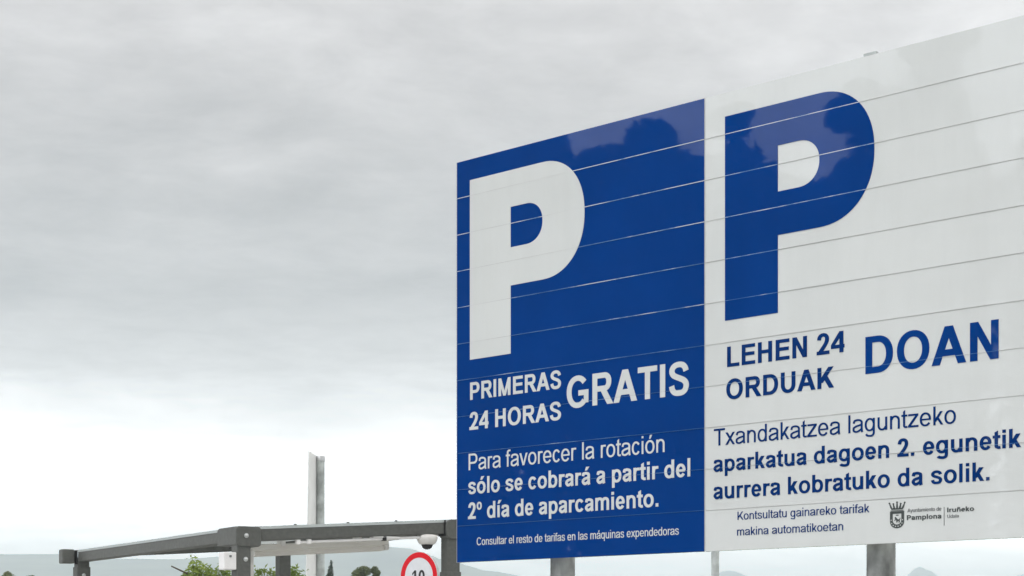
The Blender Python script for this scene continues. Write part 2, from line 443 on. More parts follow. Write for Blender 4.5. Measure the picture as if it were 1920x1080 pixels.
        g += g_stroke([(xr, 25), (xr, -50), (xr - w * .2, -125), (W * .62, -205 + h * .42), (W * .45, -215 + h / 2), (W * .26, -200 + h * .62), (60 + w * .5, -95)], w, h)
    elif base == 'i':
        g = stem(W / 2 - w / 2, 0, X)
        if ch == 'i':
            g += g_box(W / 2 - w / 2, CH - h * 1.12, W / 2 + w / 2, CH)
    elif base == 'k':
        hw = w * 1.28
        g = stem(65, 0, CH) + g_slant(70, 130, W - 36 - hw, X, hw) + g_slant(W - 2 - hw, 0, W * .34, 315, hw * .92)
    elif base == 'l':
        g = stem(W / 2 - w / 2, 0, CH)
    elif base == 'n':
        R = 205
        g = stem(65, 0, X) + g_ring(65 + w * .2, X + O - 2 * R, W - 62, X + O, w, h, 0, 165) + stem(W - 62 - w, 0, X + O - R)
    elif base == 'u':
        R = 205
        g = stem(W - 65 - w, 0, X) + g_ring(62, -O, W - 65 - w * .2, 2 * R - O, w, h, 180, 345) + stem(62, R - O, X)
    elif base == 'm':
        R, c = 180, (W + (65 + w) - 62) / 2 - w / 2
        g = stem(65, 0, X)
        for x0, x1 in ((65 + w * .2, c + w / 2), (c - w * .3, W - 62)):
            g += g_ring(x0, X + O - 2 * R, x1, X + O, w, h, 0, 165) + stem(x1 - w, 0, X + O - R)
    elif base == 'o':
        g = g_ring(36, -O, W - 36, X + O, w, h)
    elif base == 'r':
        g = stem(65, 0, X) + g_stroke([(65 + w * .5, 270), (65 + w * .62, 370), (65 + w * 1.05, X + O - h * .75), (W - 4, X + O - h * .62)], w, h)
    elif base == 's':
        g = g_stroke(g_fit(S_PTS, 34 + w / 2, -O + h / 2, W - 32 - w / 2, X + O - h / 2), w, h * .96)
    elif base == 't':
        x = 84 if not bold else 90
        g = [[(x, 120), (x + w, 120), (x + w, 700), (x, 640)]] + g_box(14, X - h, W - 12, X)
        g += g_stroke([(x + w / 2, 170), (x + w / 2, 95), (x + w * .72, h * .72), (x + w * 1.2, -6 + h / 2), (W - 8, h * .52)], w, h)
    elif base == 'v':
        hw = w * 1.08
        g = g_slant(W / 2 - hw / 2, 0, 8, X, hw) + g_slant(W / 2 - hw / 2, 0, W - 8 - hw, X, hw)
    elif base == 'y':
        hw = w * 1.08
        g = g_slant(W / 2 - hw / 2, 0, 8, X, hw) + g_slant(W / 2 - hw * .75, -60, W - 8 - hw, X, hw)
        g += g_stroke([(W / 2 - hw * .1, -20), (W / 2 - hw * .4, -110), (W * .32, -205 + h * .45), (40, -210 + h * .5)], w, h)
    elif base == 'x':
        hw = w * 1.28
        g = g_slant(6, 0, W - 10 - hw, X, hw) + g_slant(W - 6 - hw, 0, 10, X, hw)
    elif base == 'z':
        hw = w * 1.4
        g = g_box(22, 0, W - 22, h) + g_box(34, X - h, W - 30, X) + g_slant(22, h * .9, W - 30 - hw, X - h * .9, hw)
    elif base == '.':
        g = g_box(W / 2 - w / 2, 0, W / 2 + w / 2, h * 1.2)
    elif base == 'º':
        g = g_ring(24, 380, W - 24, 728, w * .66, h * .66)
    if ch in 'óáí':
        c = W / 2
        g += [[(c - w * .42, 585), (c + w * .38, 585), (c + w * 1.35, 735), (c + w * .05, 735)]]
    if ch == 'ñ':
        g += g_stroke([(W * .24, 600), (W * .33, 665), (W * .45, 655), (W * .56, 615), (W * .68, 610), (W * .77, 680)], w * .7, h * .75)
    return W, g

_GL = {}
def in_poly(x, y, p):
    c, j = False, len(p) - 1
    for i in range(len(p)):
        if (p[i][1] > y) != (p[j][1] > y) and x < (p[j][0] - p[i][0]) * (y - p[i][1]) / (p[j][1] - p[i][1]) + p[i][0]:
            c = not c
        j = i
    return c

def polys_to_tris(polys):
    """union of overlapping outlines as one clean triangle mesh"""
    vs, es = [], []
    for p in polys:
        n = len(vs)
        es += [(n + i, n + (i + 1) % len(p)) for i in range(len(p))]
        vs += [Vector(q) for q in p]
    r = delaunay_2d_cdt(vs, es, [], 0, 1e-4, False)
    v = [tuple(q) for q in r[0]]
    bb = [(min(q[0] for q in p), max(q[0] for q in p), min(q[1] for q in p), max(q[1] for q in p)) for p in polys]
    keep = []
    for f in r[2]:
        x, y = sum(v[i][0] for i in f) / 3, sum(v[i][1] for i in f) / 3
        if any(b[0] <= x <= b[1] and b[2] <= y <= b[3] and in_poly(x, y, p) for b, p in zip(bb, polys)):
            keep.append(tuple(f))
    return v, keep

def text_tris(s, bold, track=0):
    """(verts, tris, left, right) of a line in font units, baseline 0"""
    V, F, x, lo, hi = [], [], 0, 1e9, -1e9
    for ch in s:
        if (ch, bold) not in _GL:
            W, g = glyph_polys(ch, bold)
            _GL[ch, bold] = (W,) + (polys_to_tris(g) if g else ([], []))
        W, v, f = _GL[ch, bold]
        n = len(V)
        V += [(a + x, b) for a, b in v]
        F += [tuple(i + n for i in t) for t in f]
        if v:
            lo = min(lo, min(a for a, b in v) + x); hi = max(hi, max(a for a, b in v) + x)
        x += W + track
    return V, F, lo, hi

# ------------------------------------------------------------------ ground, hills, town
g = MB(); S = 4700.0
g.add([(-S, -S, 0), (S, -S, 0), (S, S, 0), (-S, S, 0)], [(0, 1, 2, 3)])
tag(g.build('ground', m_grass), kind='structure')
g = MB()
g.add([(-60, -40, .004), (30, -40, .004), (30, 46, .004), (-60, 46, .004)], [(0, 1, 2, 3)])
tag(g.build('car_park_paving', m_asphalt), kind='structure')

def ridge(name, pts, dist, depth, mat_, rough=1.0, seed=1):
    """rolling ridge: crest heights along x at a given distance, sloping away on both sides"""
    rng = random.Random(seed)
    ph = [(rng.uniform(0, 6.28), rng.uniform(.6, 1.4)) for _ in range(10)]
    def crest(x):
        for (xa, za), (xb, zb) in zip(pts, pts[1:]):
            if xa <= x <= xb:
                t = (x - xa) / (xb - xa); t = t * t * (3 - 2 * t)
                return za + (zb - za) * t
        return 0.0
    x0, x1 = pts[0][0], pts[-1][0]
    nx, ny = 260, 26
    V, F = [], []
    for j in range(ny + 1):
        v = -1 + 2 * j / ny
        for i in range(nx + 1):
            x = x0 + (x1 - x0) * i / nx
            c = crest(x)
            w = max(0.0, 1 - abs(v)) ** 0.85
            wob = sum(math.sin(x * f * .0045 * (k + 1) + v * 5 * f + p) / (k + 1.2) for k, (p, f) in enumerate(ph))
            z = c * w * (1 + 0.10 * rough * wob * (1 - w)) + rough * wob * 1.3 * min(1.0, c / 60)
            V.append((x, dist + v * depth + 60 * math.sin(x * .004), max(-2.0, z)))
    for j in range(ny):
        for i in range(nx):
            a = j * (nx + 1) + i
            F.append((a, a + 1, a + nx + 2, a + nx + 1))
    o = MB().add(V, F, 0, True).build(name, mat_)
    return tag(o, kind='structure')

# crest points: (x, z)
ridge('hills', [(-2600, 60), (-1500, 110), (-900, 128), (-620, 128), (-540, 121), (-470, 120), (-330, 126), (-205, 137), (-150, 134), (-80, 116), (-40, 104), (60, 90), (300, 60), (700, 45), (1300, 40), (2600, 30)],
      2650, 620, m_hill, 1.0, 3)
ridge('mountain', [(300, 60), (420, 150), (470, 163), (520, 150), (640, 120), (760, 128), (822, 134), (868, 168), (886, 160), (925, 134), (1000, 142), (1120, 152), (1300, 150), (1800, 120), (2600, 60)],
      4050, 420, m_hill, 0.35, 8)

rng = random.Random(5)
tw = MB()
for k in range(46):
    x = rng.gauss(-665, 26); yy = 2640 + rng.uniform(-60, 20)
    zb = 118 - (2640 - yy) * .19 + rng.uniform(-4, 1)
    w, dd, hh = rng.uniform(5, 11), rng.uniform(6, 10), rng.uniform(4, 7)
    tw.box(x - w / 2, x + w / 2, yy - dd / 2, yy + dd / 2, zb - 6, zb + hh)
    tw.add([(x - w / 2 - .3, yy - dd / 2, zb + hh), (x + w / 2 + .3, yy - dd / 2, zb + hh), (x + w / 2 + .3, yy + dd / 2, zb + hh), (x - w / 2 - .3, yy + dd / 2, zb + hh), (x - w / 2, yy, zb + hh + 2), (x + w / 2, yy, zb + hh + 2)],
           [(0, 1, 5, 4), (3, 4, 5, 2), (0, 4, 3), (1, 2, 5)])
tag(tw.build('town', m_town), 'cluster of tiny pale houses on the hazy ridge far left', 'town', kind='stuff')

# ------------------------------------------------------------------ the parking board
PHI = R(44.807)
BH = 2.75; Z0 = 2.165; MID = 2.181; END = 4.408
board = empty('parking_billboard', (-0.3777, 13.0167, 0), -PHI)
tag(board, 'large blue and white parking billboard with two giant P symbols on steel tube posts', 'billboard')

FILM = {}                # every film triangle on a panel, so the seams know what they cross
def prism(name, V2, F2, mat_, parent, y0=-0.0028, thick=0.0022, label=None):
    """flat cut-out in the board plane with a real thickness; V2 are (s, t) in metres"""
    n = len(V2)
    mb = MB()
    V = [(a, y0, Z0 + b) for a, b in V2] + [(a, y0 + thick, Z0 + b) for a, b in V2]
    F = [f if ((V2[f[1]][0] - V2[f[0]][0]) * (V2[f[2]][1] - V2[f[0]][1]) - (V2[f[2]][0] - V2[f[0]][0]) * (V2[f[1]][1] - V2[f[0]][1])) > 0 else f[::-1] for f in F2]
    cnt = {}
    for f in F:
        for a, b in ((f[0], f[1]), (f[1], f[2]), (f[2], f[0])):
            cnt[a, b] = 1
    side = [(b, a, a + n, b + n) for a, b in cnt if (b, a) not in cnt]
    mb.add(V, list(F) + side)
    if parent.name.startswith('panel'):
        FILM.setdefault(parent.name, []).extend([[V2[i] for i in f] for f in F2])
    return mb.build(name, mat_, parent, label)

PL = BH / 11
def panel(s0, s1, mat_, label):
    mb = MB()
    for k in range(11):
        mb.box(s0, s1, 0.0, 0.042, Z0 + k * PL + .0012, Z0 + (k + 1) * PL - .0012, 0.0)
    o = mb.build('panel', mat_, board, label)
    return o
p_left = panel(0.0, MID - .002, m_blue, 'blue panel with white lettering')
p_right = panel(MID + .002, END, m_white, 'white panel with blue lettering')

def parking_symbol(x0, mat_, parent, label):
    w, x1, y0, yb, y1 = .392, 1.062, 1.380, 1.835, 2.606
    ry, rx = (y1 - yb) / 2, .375
    hy0, hy1, hx1 = 2.090, 2.360, .688
    hry = (hy1 - hy0) / 2; hrx = .150
    out, inn = [], []
    K = 40
    for i in range(K + 1):
        a = -math.pi / 2 + math.pi * i / K
        c, s = _sup(math.cos(a), 2.15), _sup(math.sin(a), 2.15)
        out.append((x1 - rx + rx * c, yb + ry + ry * s)); inn.append((hx1 - hrx + hrx * c, hy0 + hry + hry * s))
    polys = [[(0, y0), (w, y0), (w, y1), (0, y1)]]
    polys += [[inn[i], out[i], out[i + 1], inn[i + 1]] for i in range(K)]
    polys += [[(w - .002, yb), out[0], inn[0], (w - .002, hy0)], [(w - .002, hy1), inn[-1], out[-1], (w - .002, y1)]]
    polys = [[(a + x0, b) for a, b in p] for p in polys]
    v, f = polys_to_tris(polys)
    prism('parking_symbol', v, f, mat_, parent, label=label)
    return polys
P1 = parking_symbol(.1295, m_white, p_left, 'giant white letter P')
P2 = parking_symbol(2.337, m_blue, p_right, 'giant blue letter P')

def line(text, bold, s0, s1, t, cap, mat_, parent, label, track=0):
    V, F, lo, hi = text_tris(text, bold, track)
    kx, ky = (s1 - s0) / (hi - lo), cap / 716.0
    prism('lettering', [(s0 + (x - lo) * kx, t + y * ky) for x, y in V], F, mat_, parent, label=label)
    return kx / ky
rat = []
for a in [
    ('PRIMERAS', 1, .1315, .9834, 1.1050, .1190, m_white, p_left, 'white capitals PRIMERAS'),
    ('24 HORAS', 1, .1247, .9834, .9000, .1200, m_white, p_left, 'white capitals 24 HORAS'),
    ('GRATIS', 1, 1.0357, 2.0570, .9660, .2040, m_white, p_left, 'larger white capitals GRATIS'),
    ('Para favorecer la rotación', 0, .1174, 1.8631, .6267, .1118, m_white, p_left, 'thin white line Para favorecer la rotación'),
    ('sólo se cobrará a partir del', 1, .1137, 2.0679, .4630, .1125, m_white, p_left, 'bold white line sólo se cobrará a partir del'),
    ('2º día de aparcamiento.', 1, .1111, 1.8126, .2922, .1125, m_white, p_left, 'bold white line 2º día de aparcamiento.'),
    ('Consultar el resto de tarifas en las máquinas expendedoras', 0, .1969, 1.9768, .1115, .0526, m_white, p_left, 'small white line about other tariffs'),
    ('LEHEN 24', 1, 2.3533, 3.1976, 1.1000, .1215, m_navy, p_right, 'blue capitals LEHEN 24'),
    ('ORDUAK', 1, 2.3468, 3.1256, .9050, .1210, m_navy, p_right, 'blue capitals ORDUAK'),
    ('DOAN', 1, 3.3396, 4.1813, .9585, .2085, m_blue, p_right, 'larger blue capitals DOAN'),
    ('Txandakatzea laguntzeko', 0, 2.2517, 3.9216, .6345, .1020, m_navy, p_right, 'thin blue line Txandakatzea laguntzeko'),
    ('aparkatua dagoen 2. egunetik', 1, 2.2493, 4.3139, .4770, .1000, m_navy, p_right, 'bold blue line aparkatua dagoen 2. egunetik'),
    ('aurrera kobratuko da solik.', 1, 2.2493, 4.1267, .3125, .1015, m_navy, p_right, 'bold blue line aurrera kobratuko da solik.'),
    ('Kontsultatu gainareko tarifak', 0, 2.4315, 3.3649, .1800, .0490, m_navy, p_right, 'small blue line Kontsultatu gainareko tarifak'),
    ('makina automatikoetan', 0, 2.4287, 3.1881, .0865, .0485, m_navy, p_right, 'small blue line makina automatikoetan'),
    ('Ayuntamiento de', 0, 3.6159, 3.8306, .1668, .0205, m_ink_grey, p_right, 'tiny grey line Ayuntamiento de'),
    ('Pamplona', 1, 3.6121, 3.8312, .1240, .0270, m_ink, p_right, 'small black word Pamplona'),
    ('Iruñeko', 1, 3.8679, 4.0324, .1548, .0258, m_ink, p_right, 'small black word Iruñeko'),
    ('Udala', 0, 3.8679, 3.9401, .1242, .0175, m_ink_grey, p_right, 'tiny grey word Udala'),
]: rat.append((a[0], round(line(*a), 3)))
print('width ratios', rat)
MB().box(3.8470, 3.8500, -.0028, -.0006, Z0 + .084, Z0 + .184).build('divider', m_ink_grey, p_right, 'thin grey upright rule between the two city names')

# municipal coat of arms
def coat_of_arms():
    polys = []
    cx, w = 3.5480, .0455
    def shield(k, top, bot, n=14):
        p = [(cx - w * k, top), (cx + w * k, top)]
        for i in range(n + 1):
            a = math.pi * i / n
            p.append((cx + w * k * math.cos(a) ** 1 if abs(math.cos(a)) > 1e-6 else cx, bot + (top - bot) * .46 * (1 - math.sin(a) ** .8)))
        return p
    o, i_ = shield(1, .176, .082), shield(.63, .163, .103)
    n = len(o)
    for k in range(n):
        polys.append([o[k], o[(k + 1) % n], i_[(k + 1) % n], i_[k]])
    cut = []
    # band of the crown
    polys += [[(cx - .037, .186), (cx + .037, .186), (cx + .039, .1935), (cx - .039, .1935)], [(cx - .042, .178), (cx + .042, .178), (cx + .042, .1815), (cx - .042, .1815)]]
    for a, hgt, lean in ((-.036, .030, -.014), (-.018, .025, -.006), (0, .034, 0), (.018, .025, .006), (.036, .030, .014)):
        b = .0065
        polys.append([(cx + a - b, .193), (cx + a + b, .193), (cx + a + lean + .0025, .193 + hgt), (cx + a + lean - .0025, .193 + hgt)])
        polys.append([(cx + a + lean + .0055 * math.cos(q * math.pi / 4), .193 + hgt + .0045 * math.sin(q * math.pi / 4)) for q in range(8)])
    # prancing lion
    lion = [(-.016, .140), (-.010, .146), (-.004, .140), (.004, .132), (.014, .131), (.020, .140), (.0225, .139), (.017, .126), (.018, .118), (.014, .112), (.011, .113), (.0125, .121), (.004, .121), (-.002, .114), (-.006, .115),
            (-.002, .123), (-.008, .128), (-.016, .124), (-.018, .127), (-.011, .133)]
    polys.append([(cx + a, b) for a, b in lion])
    polys.append([(cx - .008, .152), (cx + .010, .152), (cx + .008, .157), (cx - .006, .157)])
    v, f = polys_to_tris(polys)
    prism('coat_of_arms', v, f, m_ink, p_right, label='small dark crowned shield with a lion')
    # pale chain links on the shield border
    mb = MB()
    for k in range(2, n, 2):
        a, b = o[k], i_[k]
        c = ((a[0] + b[0]) / 2, (a[1] + b[1]) / 2)
        mb.box(c[0] - .0028, c[0] + .0028, -.0042, -.0030, Z0 + c[1] - .0028, Z0 + c[1] + .0028)
    mb.build('chain_border', m_white, p_right, 'pale links round the shield')
coat_of_arms()

# seams between the planks, one strip per plank joint
def seams(s0, s1, on_sym, off_sym, parent, label):
    mb = MB()
    for k in range(1, 11):
        z = PL * k
        cuts = []
        for tri in FILM[parent.name]:
            xs = []
            for (xa, ya), (xb, yb) in zip(tri, tri[1:] + tri[:1]):
                if (ya > z) != (yb > z): xs.append(xa + (xb - xa) * (z - ya) / (yb - ya))
            if len(xs) == 2: cuts.append(sorted(xs))
        cuts.sort()
        runs, s = [], s0 + .002
        for a, b in cuts:
            if a > s + .0015: runs.append((s, a, False)); s = a
            if b > s:
                if runs and runs[-1][2]: runs[-1] = (runs[-1][0], b, True)
                else: runs.append((s, b, True))
                s = b
        runs.append((s, s1 - .002, False))
        for a, b, hit in runs:
            th = on_sym[1] if hit else off_sym[1]
            mb.box(a, b, -.0036, .03, Z0 + z - th, Z0 + z + th, mi=0 if hit else 1)
    mb.build('plank_seam', [on_sym[0], off_sym[0]], parent, label)
seams(0, MID - .002, (m_seam_white, .0010), (m_seam_blue, .0020), p_left, 'worn pale plank joints with painted glints')
seams(MID + .002, END, (m_seam_blue, .0020), (m_seam_white, .0011), p_right, 'grey plank joints')

# white edging between the panels and thin edge trims
MB().box(MID - .0018, MID + .0018, -.003, .044, Z0 - .001, Z0 + BH + .001).build('panel_joint', m_alu, board)
MB().box(-.003, -.0002, -.002, .044, Z0 - .001, Z0 + BH + .001).build('edge_trim', m_alu, board)
# rails behind the planks and the tube posts
for t in (.35, 1.375, 2.4):
    MB().box(.05, END - .05, .043, .10, Z0 + t - .04, Z0 + t + .04, .006).build('rail', m_galv, board)
for s in (.818, 3.315):
    MB().tube((s, .19, 0), (s, .19, Z0 + BH - .03), .082, n=40).build('post', m_post, board)
MB().box(3.304, 3.388, .045, .056, Z0 + BH - .25, Z0 + BH + .027, .002).box(3.304, 3.388, .03, .044, Z0 + BH + .010, Z0 + BH + .027, .002).build('bracket', m_galv, board)

# ------------------------------------------------------------------ the shelter of the ticket machines
sh = empty('steel_shelter', (-2.261, 15.8, 0), R(30))
tag(sh, 'dark grey steel frame shelter with thin flat roof left of the billboard', 'shelter')
SL = .0646
slope = lambda v: Vector((v.x, v.y, v.z + SL * v.x))
LX, LY, FY = 1.98, 4.386, 3.755
ZB = 2.557           # beam top at the corner
HW = .0625
def post(x, y, top, low=None):
    mb = MB().box(x - HW, x + HW, y - HW, y + HW, 0, top, .006)
    o = mb.build('post', m_frame, sh)
    if low:
        MB().box(x - HW - .009, x + HW + .009, y - HW - .009, y + HW + .009, 0, low, .006).build('post_sleeve', m_frame, o)
    return o
pc = post(0, 0, 2.47)
pr = post(LX, 0, 2.60, 2.246)
pl = post(0, LY, 2.50, 2.405)
pf = post(LX, FY, 2.62)
BT = .10
MB().box(.085, LX - .075, -.058, .058, ZB - BT, ZB, .008, fn=slope).build('beam', m_frame, sh)
MB().box(-.058, .058, .30, LY - .055, ZB - BT, ZB, .008).build('beam', m_frame, sh)
MB().box(.06, LX - .055, FY - .04, FY + .04, ZB - .075, ZB - .012, .006, fn=slope).build('beam', m_frame, sh)
MB().box(LX - .05, LX + .05, .07, FY - .065, ZB - BT + SL * LX, ZB + SL * LX, .008).build('beam', m_frame, sh)
# thin black boxes put in as shade below and beside the brackets
# moulded corner brackets
def rounded(mb, axis, a0, a1, z0, z1, r, d0, d1, fn=None, k=7):
    """slab with rounded corners: outline in the (axis, z) plane, thickness d0..d1 along the other one"""
    pts = []
    for ca, cz, st in ((a1 - r, z1 - r, 0), (a0 + r, z1 - r, 90), (a0 + r, z0 + r, 180), (a1 - r, z0 + r, 270)):
        pts += [(ca + r * math.cos(R(st + 90 * i / k)), cz + r * math.sin(R(st + 90 * i / k))) for i in range(k + 1)]
    n = len(pts)
    P = (lambda p, d: (p[0], d, p[1])) if axis == 'x' else (lambda p, d: (d, p[0], p[1]))
    e = .006
    cxx, czz = (a0 + a1) / 2, (z0 + z1) / 2
    ins = [(cxx + (p[0] - cxx) * (1 - 2 * e / (a1 - a0)), czz + (p[1] - czz) * (1 - 2 * e / (z1 - z0))) for p in pts]
    V = [P(p, d0) for p in ins] + [P(p, d0 + e) for p in pts] + [P(p, d1 - e) for p in pts] + [P(p, d1) for p in ins]
    F = [tuple(range(n)), tuple(range(3 * n, 4 * n))[::-1]]
    for q in range(3):
        F += [(q * n + i, q * n + (i + 1) % n, (q + 1) * n + (i + 1) % n, (q + 1) * n + i) for i in range(n)]
    if axis == 'x': F = [f[::-1] for f in F]
    return mb.add([fn(Vector(v)) for v in V] if fn else V, F)
b = MB()
rounded(b, 'x', -.074, .150, 2.417, 2.586, .032, -.078, .07)
rounded(b, 'y', -.077, .36, 2.430, 2.584, .040, -.0745, .062)
bc = b.build('corner_bracket', m_frame, sh)
MB().box(-.058, -.006, -.04, .12, 2.405, 2.4185).build('shade_strip', m_frame_dark, bc)  # black box painted in as the shade under the bracket
br = rounded(MB(), 'x', LX - .085, LX + .09, 2.532, 2.708, .062, -.079, .07).build('corner_bracket', m_frame, sh)
MB().box(LX - .096, LX - .082, -.066, .05, 2.56, 2.70).build('shade_strip', m_frame_dark, br)  # shade of the gap beside the bracket, as a black strip
bl = MB().box(-.225, -.095, LY - .07, LY + .06, 2.437, 2.583, .012, 3).box(-.10, -.058, LY - .04, LY + .04, 2.455, 2.565).build('corner_bracket', m_frame, sh)
MB().box(-.085, -.0632, LY - .066, LY - .03, 2.43, 2.575).build('shade_strip', m_frame_dark, bl)  # shaded gap between bracket and beam, as a black strip
# roof sheet
rf = MB().box(-.064, LX + .03, -.062, LY - .02, ZB + .001, ZB + .024, fn=slope).build('roof_sheet', m_roof, sh)
for x in (.47, .96, 1.42):
    MB().lathe((x, -.045, ZB + .024 + SL * x), [(.0, .012), (.011, .010), (.014, .004), (.014, -.001)], 10).build('screw', m_frame, rf)
def bolt(x, y, z, r=.016, parent=sh):
    mb = MB().tube((x, y + .002, z), (x, y - .004, z), r * 1.25, n=14)
    V, F, n = [], [], 14
    pr_ = [(r, 0), (r * .92, .006), (r * .6, .011), (0.001, .013)]
    for q, dy in pr_:
        V += [(x + q * math.cos(2 * math.pi * i / n), y - .004 - dy, z + q * math.sin(2 * math.pi * i / n)) for i in range(n)]
    for k in range(len(pr_) - 1):
        F += [(k * n + i, k * n + (i + 1) % n, (k + 1) * n + (i + 1) % n, (k + 1) * n + i) for i in range(n)]
    mb.add(V, F, 0, True)
    return mb.build('bolt', m_bolt, parent)
bolt(.016, -.078, 2.508, parent=bc); bolt(.016, -HW, 2.312, parent=pc)
bolt(LX + .052, -.079, 2.606, parent=br); bolt(.0, LY - HW - .009, 2.318, parent=pl)
# white junction box and cable duct on the corner post
jb = MB().box(-.175, -.064, -.062, .062, 2.222, 2.368, .008, 3).build('junction_box', m_plastic, sh)
MB().box(-.128, -.108, -.0655, -.0622, 2.325, 2.343, .001).build('keyhole', m_ink_grey, jb)
MB().box(.075, .15, .085, .15, 1.0, 2.395, .006).build('cable_duct', m_plastic_old, sh)
cd = MB()
cd.tube((.52, -.028, ZB - BT - .022 + SL * .52), (1.70, -.028, ZB - BT - .022 + SL * 1.70), .013, n=12)
cd.build('conduit', m_plastic, sh)
for x in (.50, .60, 1.31):
    MB().box(x - .018, x + .018, -.05, -.008, ZB - BT - .04 + SL * x, ZB - BT + .002 + SL * x, .003).build('conduit_clip', m_plastic if x < 1 else m_frame_dark, sh)
MB().box(1.20, 1.46, -.05, .03, ZB - BT - .016 + SL * 1.33, ZB - BT - .002 + SL * 1.33, .002).build('cover_strip', m_plastic, sh)

# strip light under the roof
e1 = Vector((math.cos(R(30)), math.sin(R(30)), 0)); e2 = Vector((-math.sin(R(30)), math.cos(R(30)), 0))
def shw(x, y, z): return Vector((-2.261, 15.8, 0)) + e1 * x + e2 * y + Vector((0, 0, z))
lp = empty('strip_light', shw(.18, .28, 2.398), R(30))
tag(lp, 'long white sealed strip light hung under the shelter roof', 'strip light')
lsl = lambda v: Vector((v.x, v.y, v.z + .066 * v.x))
MB().box(0, 1.31, -.05, .05, -.002, .05, .012, 3, fn=lsl).build('housing', m_diffuser, lp)
MB().box(.045, 1.27, -.042, .042, -.052, -.003, .022, 4, fn=lsl).build('diffuser', m_diffuser, lp)
for x in (1.272, .0):
    MB().box(x, x + .042, -.052, .052, -.046, .012, .014, 3, fn=lsl).build('end_cap', m_plastic_old, lp)
for x in (.30, 1.02):
    MB().box(x - .02, x + .02, -.055, .055, .03, .135, .004, fn=lsl).build('hanger', m_plastic, lp)

# dome camera
dc_ = shw(1.745, -.005, 2.557 - BT + SL * 1.745)
dc = empty('security_camera', dc_, R(30))
tag(dc, 'white dome security camera with dark lens under the shelter beam', 'security camera')
MB().lathe((0, 0, 0), [(.055, 0), (.088, -.006), (.094, -.030), (.089, -.050), (.074, -.078), (.058, -.088), (.0, -.088)], 32).build('housing', m_plastic_old, dc)
MB().lathe((0, 0, 0), [(.050, -.0882), (.048, -.103), (.038, -.119), (.020, -.129), (.001, -.132)], 28).build('lens_dome', m_lens, dc)

# ------------------------------------------------------------------ round 10 sign
Zs = 23.0
sg = empty('speed_limit_sign', ((786 - 960) / 3550 * Zs, Zs, 0), R(-39))
tag(sg, 'round white speed limit sign with red ring and number 10', 'road sign')
ZC = 1.6 + 128 / 3550 * Zs
def disc(r0, r1, y0, y1, n=64):
    mb = MB(); V, F = [], []
    c = lambda r, y: [(r * math.cos(2 * math.pi * i / n), y, ZC + r * math.sin(2 * math.pi * i / n)) for i in range(n)]
    if r0 > 0:
        V = c(r1, y0) + c(r0, y0) + c(r0, y1) + c(r1, y1)
        for a, b in ((0, 1), (1, 2), (2, 3), (3, 0)):
            F += [(a * n + i, a * n + (i + 1) % n, b * n + (i + 1) % n, b * n + i) for i in range(n)]
    else:
        V = c(r1, y0) + c(r1, y1)
        F = [tuple(range(n)), tuple(range(n, 2 * n))[::-1]] + [(i, (i + 1) % n, n + (i + 1) % n, n + i) for i in range(n)]
    return mb.add(V, F)
disc(0, .297, -.002, .03).build('plate', m_galv, sg)
disc(0, .2955, -.006, -.0022).build('face', m_sign_white, sg)
disc(.229, .2955, -.009, -.0062).build('red_ring', m_red, sg)
V, F, lo, hi = text_tris('10', 1)
k = .152 / 716
Z0k, Z0 = Z0, 0.0
prism('numerals', [((x - (lo + hi) / 2) * k * .98 - .006, ZC - .076 + y * k) for x, y in V], F, m_black, sg, y0=-.0085, thick=.002, label='black figures 10')
Z0 = Z0k
MB().tube((0, .062, 0), (0, .062, ZC + .25), .03, n=20).build('post', m_galv, sg)
MB().box(-.12, .12, .031, .07, ZC - .02, ZC + .02, .003).build('clamp', m_galv, sg)

# ------------------------------------------------------------------ tall sign seen edge-on, and a lone pole
tp = empty('totem_sign', (-2.549, 25.2, 0), 0)
tag(tp, 'tall pale sign plate seen edge on, fixed to a galvanised tube', 'sign')
MB().tube((0, 0, 0), (0, 0, 4.10), .054, n=28).build('post', m_galv, tp)
MB().lathe((0, 0, 4.10), [(.062, -.06), (.062, .004), (.052, .012), (.0, .014)], 28).build('post_cap', m_alu, tp)
pm = MB()
# plate runs towards the viewer from the tube, leaning out a little at the foot
V = []
for z, off in ((4.115, 0.0), (1.9, -.045)):
    V += [(-.052, -.02, z), (-.052 + .003, -.02 + .03, z), (-.086 + off, -.62, z), (-.0975 + off, -.60, z)]
pm.add(V, [(0, 1, 5, 4), (1, 2, 6, 5), (2, 3, 7, 6), (3, 0, 4, 7), (3, 2, 1, 0), (4, 5, 6, 7)])
pm.build('sign_plate', m_sign_face, tp)
MB().box(-.06, .0, -.012, .012, 3.9, 3.96).box(-.06, .0, -.012, .012, 2.4, 2.46).build('clamp', m_galv, tp)

po = empty('pole', ((1341 - 960) / 3550 * 24.0, 24.0, 0))
tag(po, 'slim grey galvanised pole standing behind the join of the billboard panels', 'pole')
MB().tube((0, 0, 0), (0, 0, 4.6), .052, .05, n=24).build('shaft', m_galv, po)
MB().lathe((0, 0, 4.6), [(.054, -.04), (.054, .004), (.03, .02), (.0, .024)], 24).build('cap', m_galv, po)

# ------------------------------------------------------------------ plants
def leaves(mb, rng, c, rad, n, size, up=0.2, shell=0.55, asp=.5):
    for _ in range(n):
        while True:
            p = Vector((rng.uniform(-1, 1), rng.uniform(-1, 1), rng.uniform(-1, 1)))
            if shell <= p.length <= 1 or (p.length < shell and rng.random() < .25): break
            if p.length > 1: continue
        q = Vector((c[0] + p.x * rad[0], c[1] + p.y * rad[1], c[2] + p.z * rad[2]))
        n_ = (p.normalized() + Vector((rng.gauss(0, .7), rng.gauss(0, .7), rng.gauss(up, .7)))).normalized()
        leaf(mb, rng, q, n_, size * rng.uniform(.6, 1.35), asp)

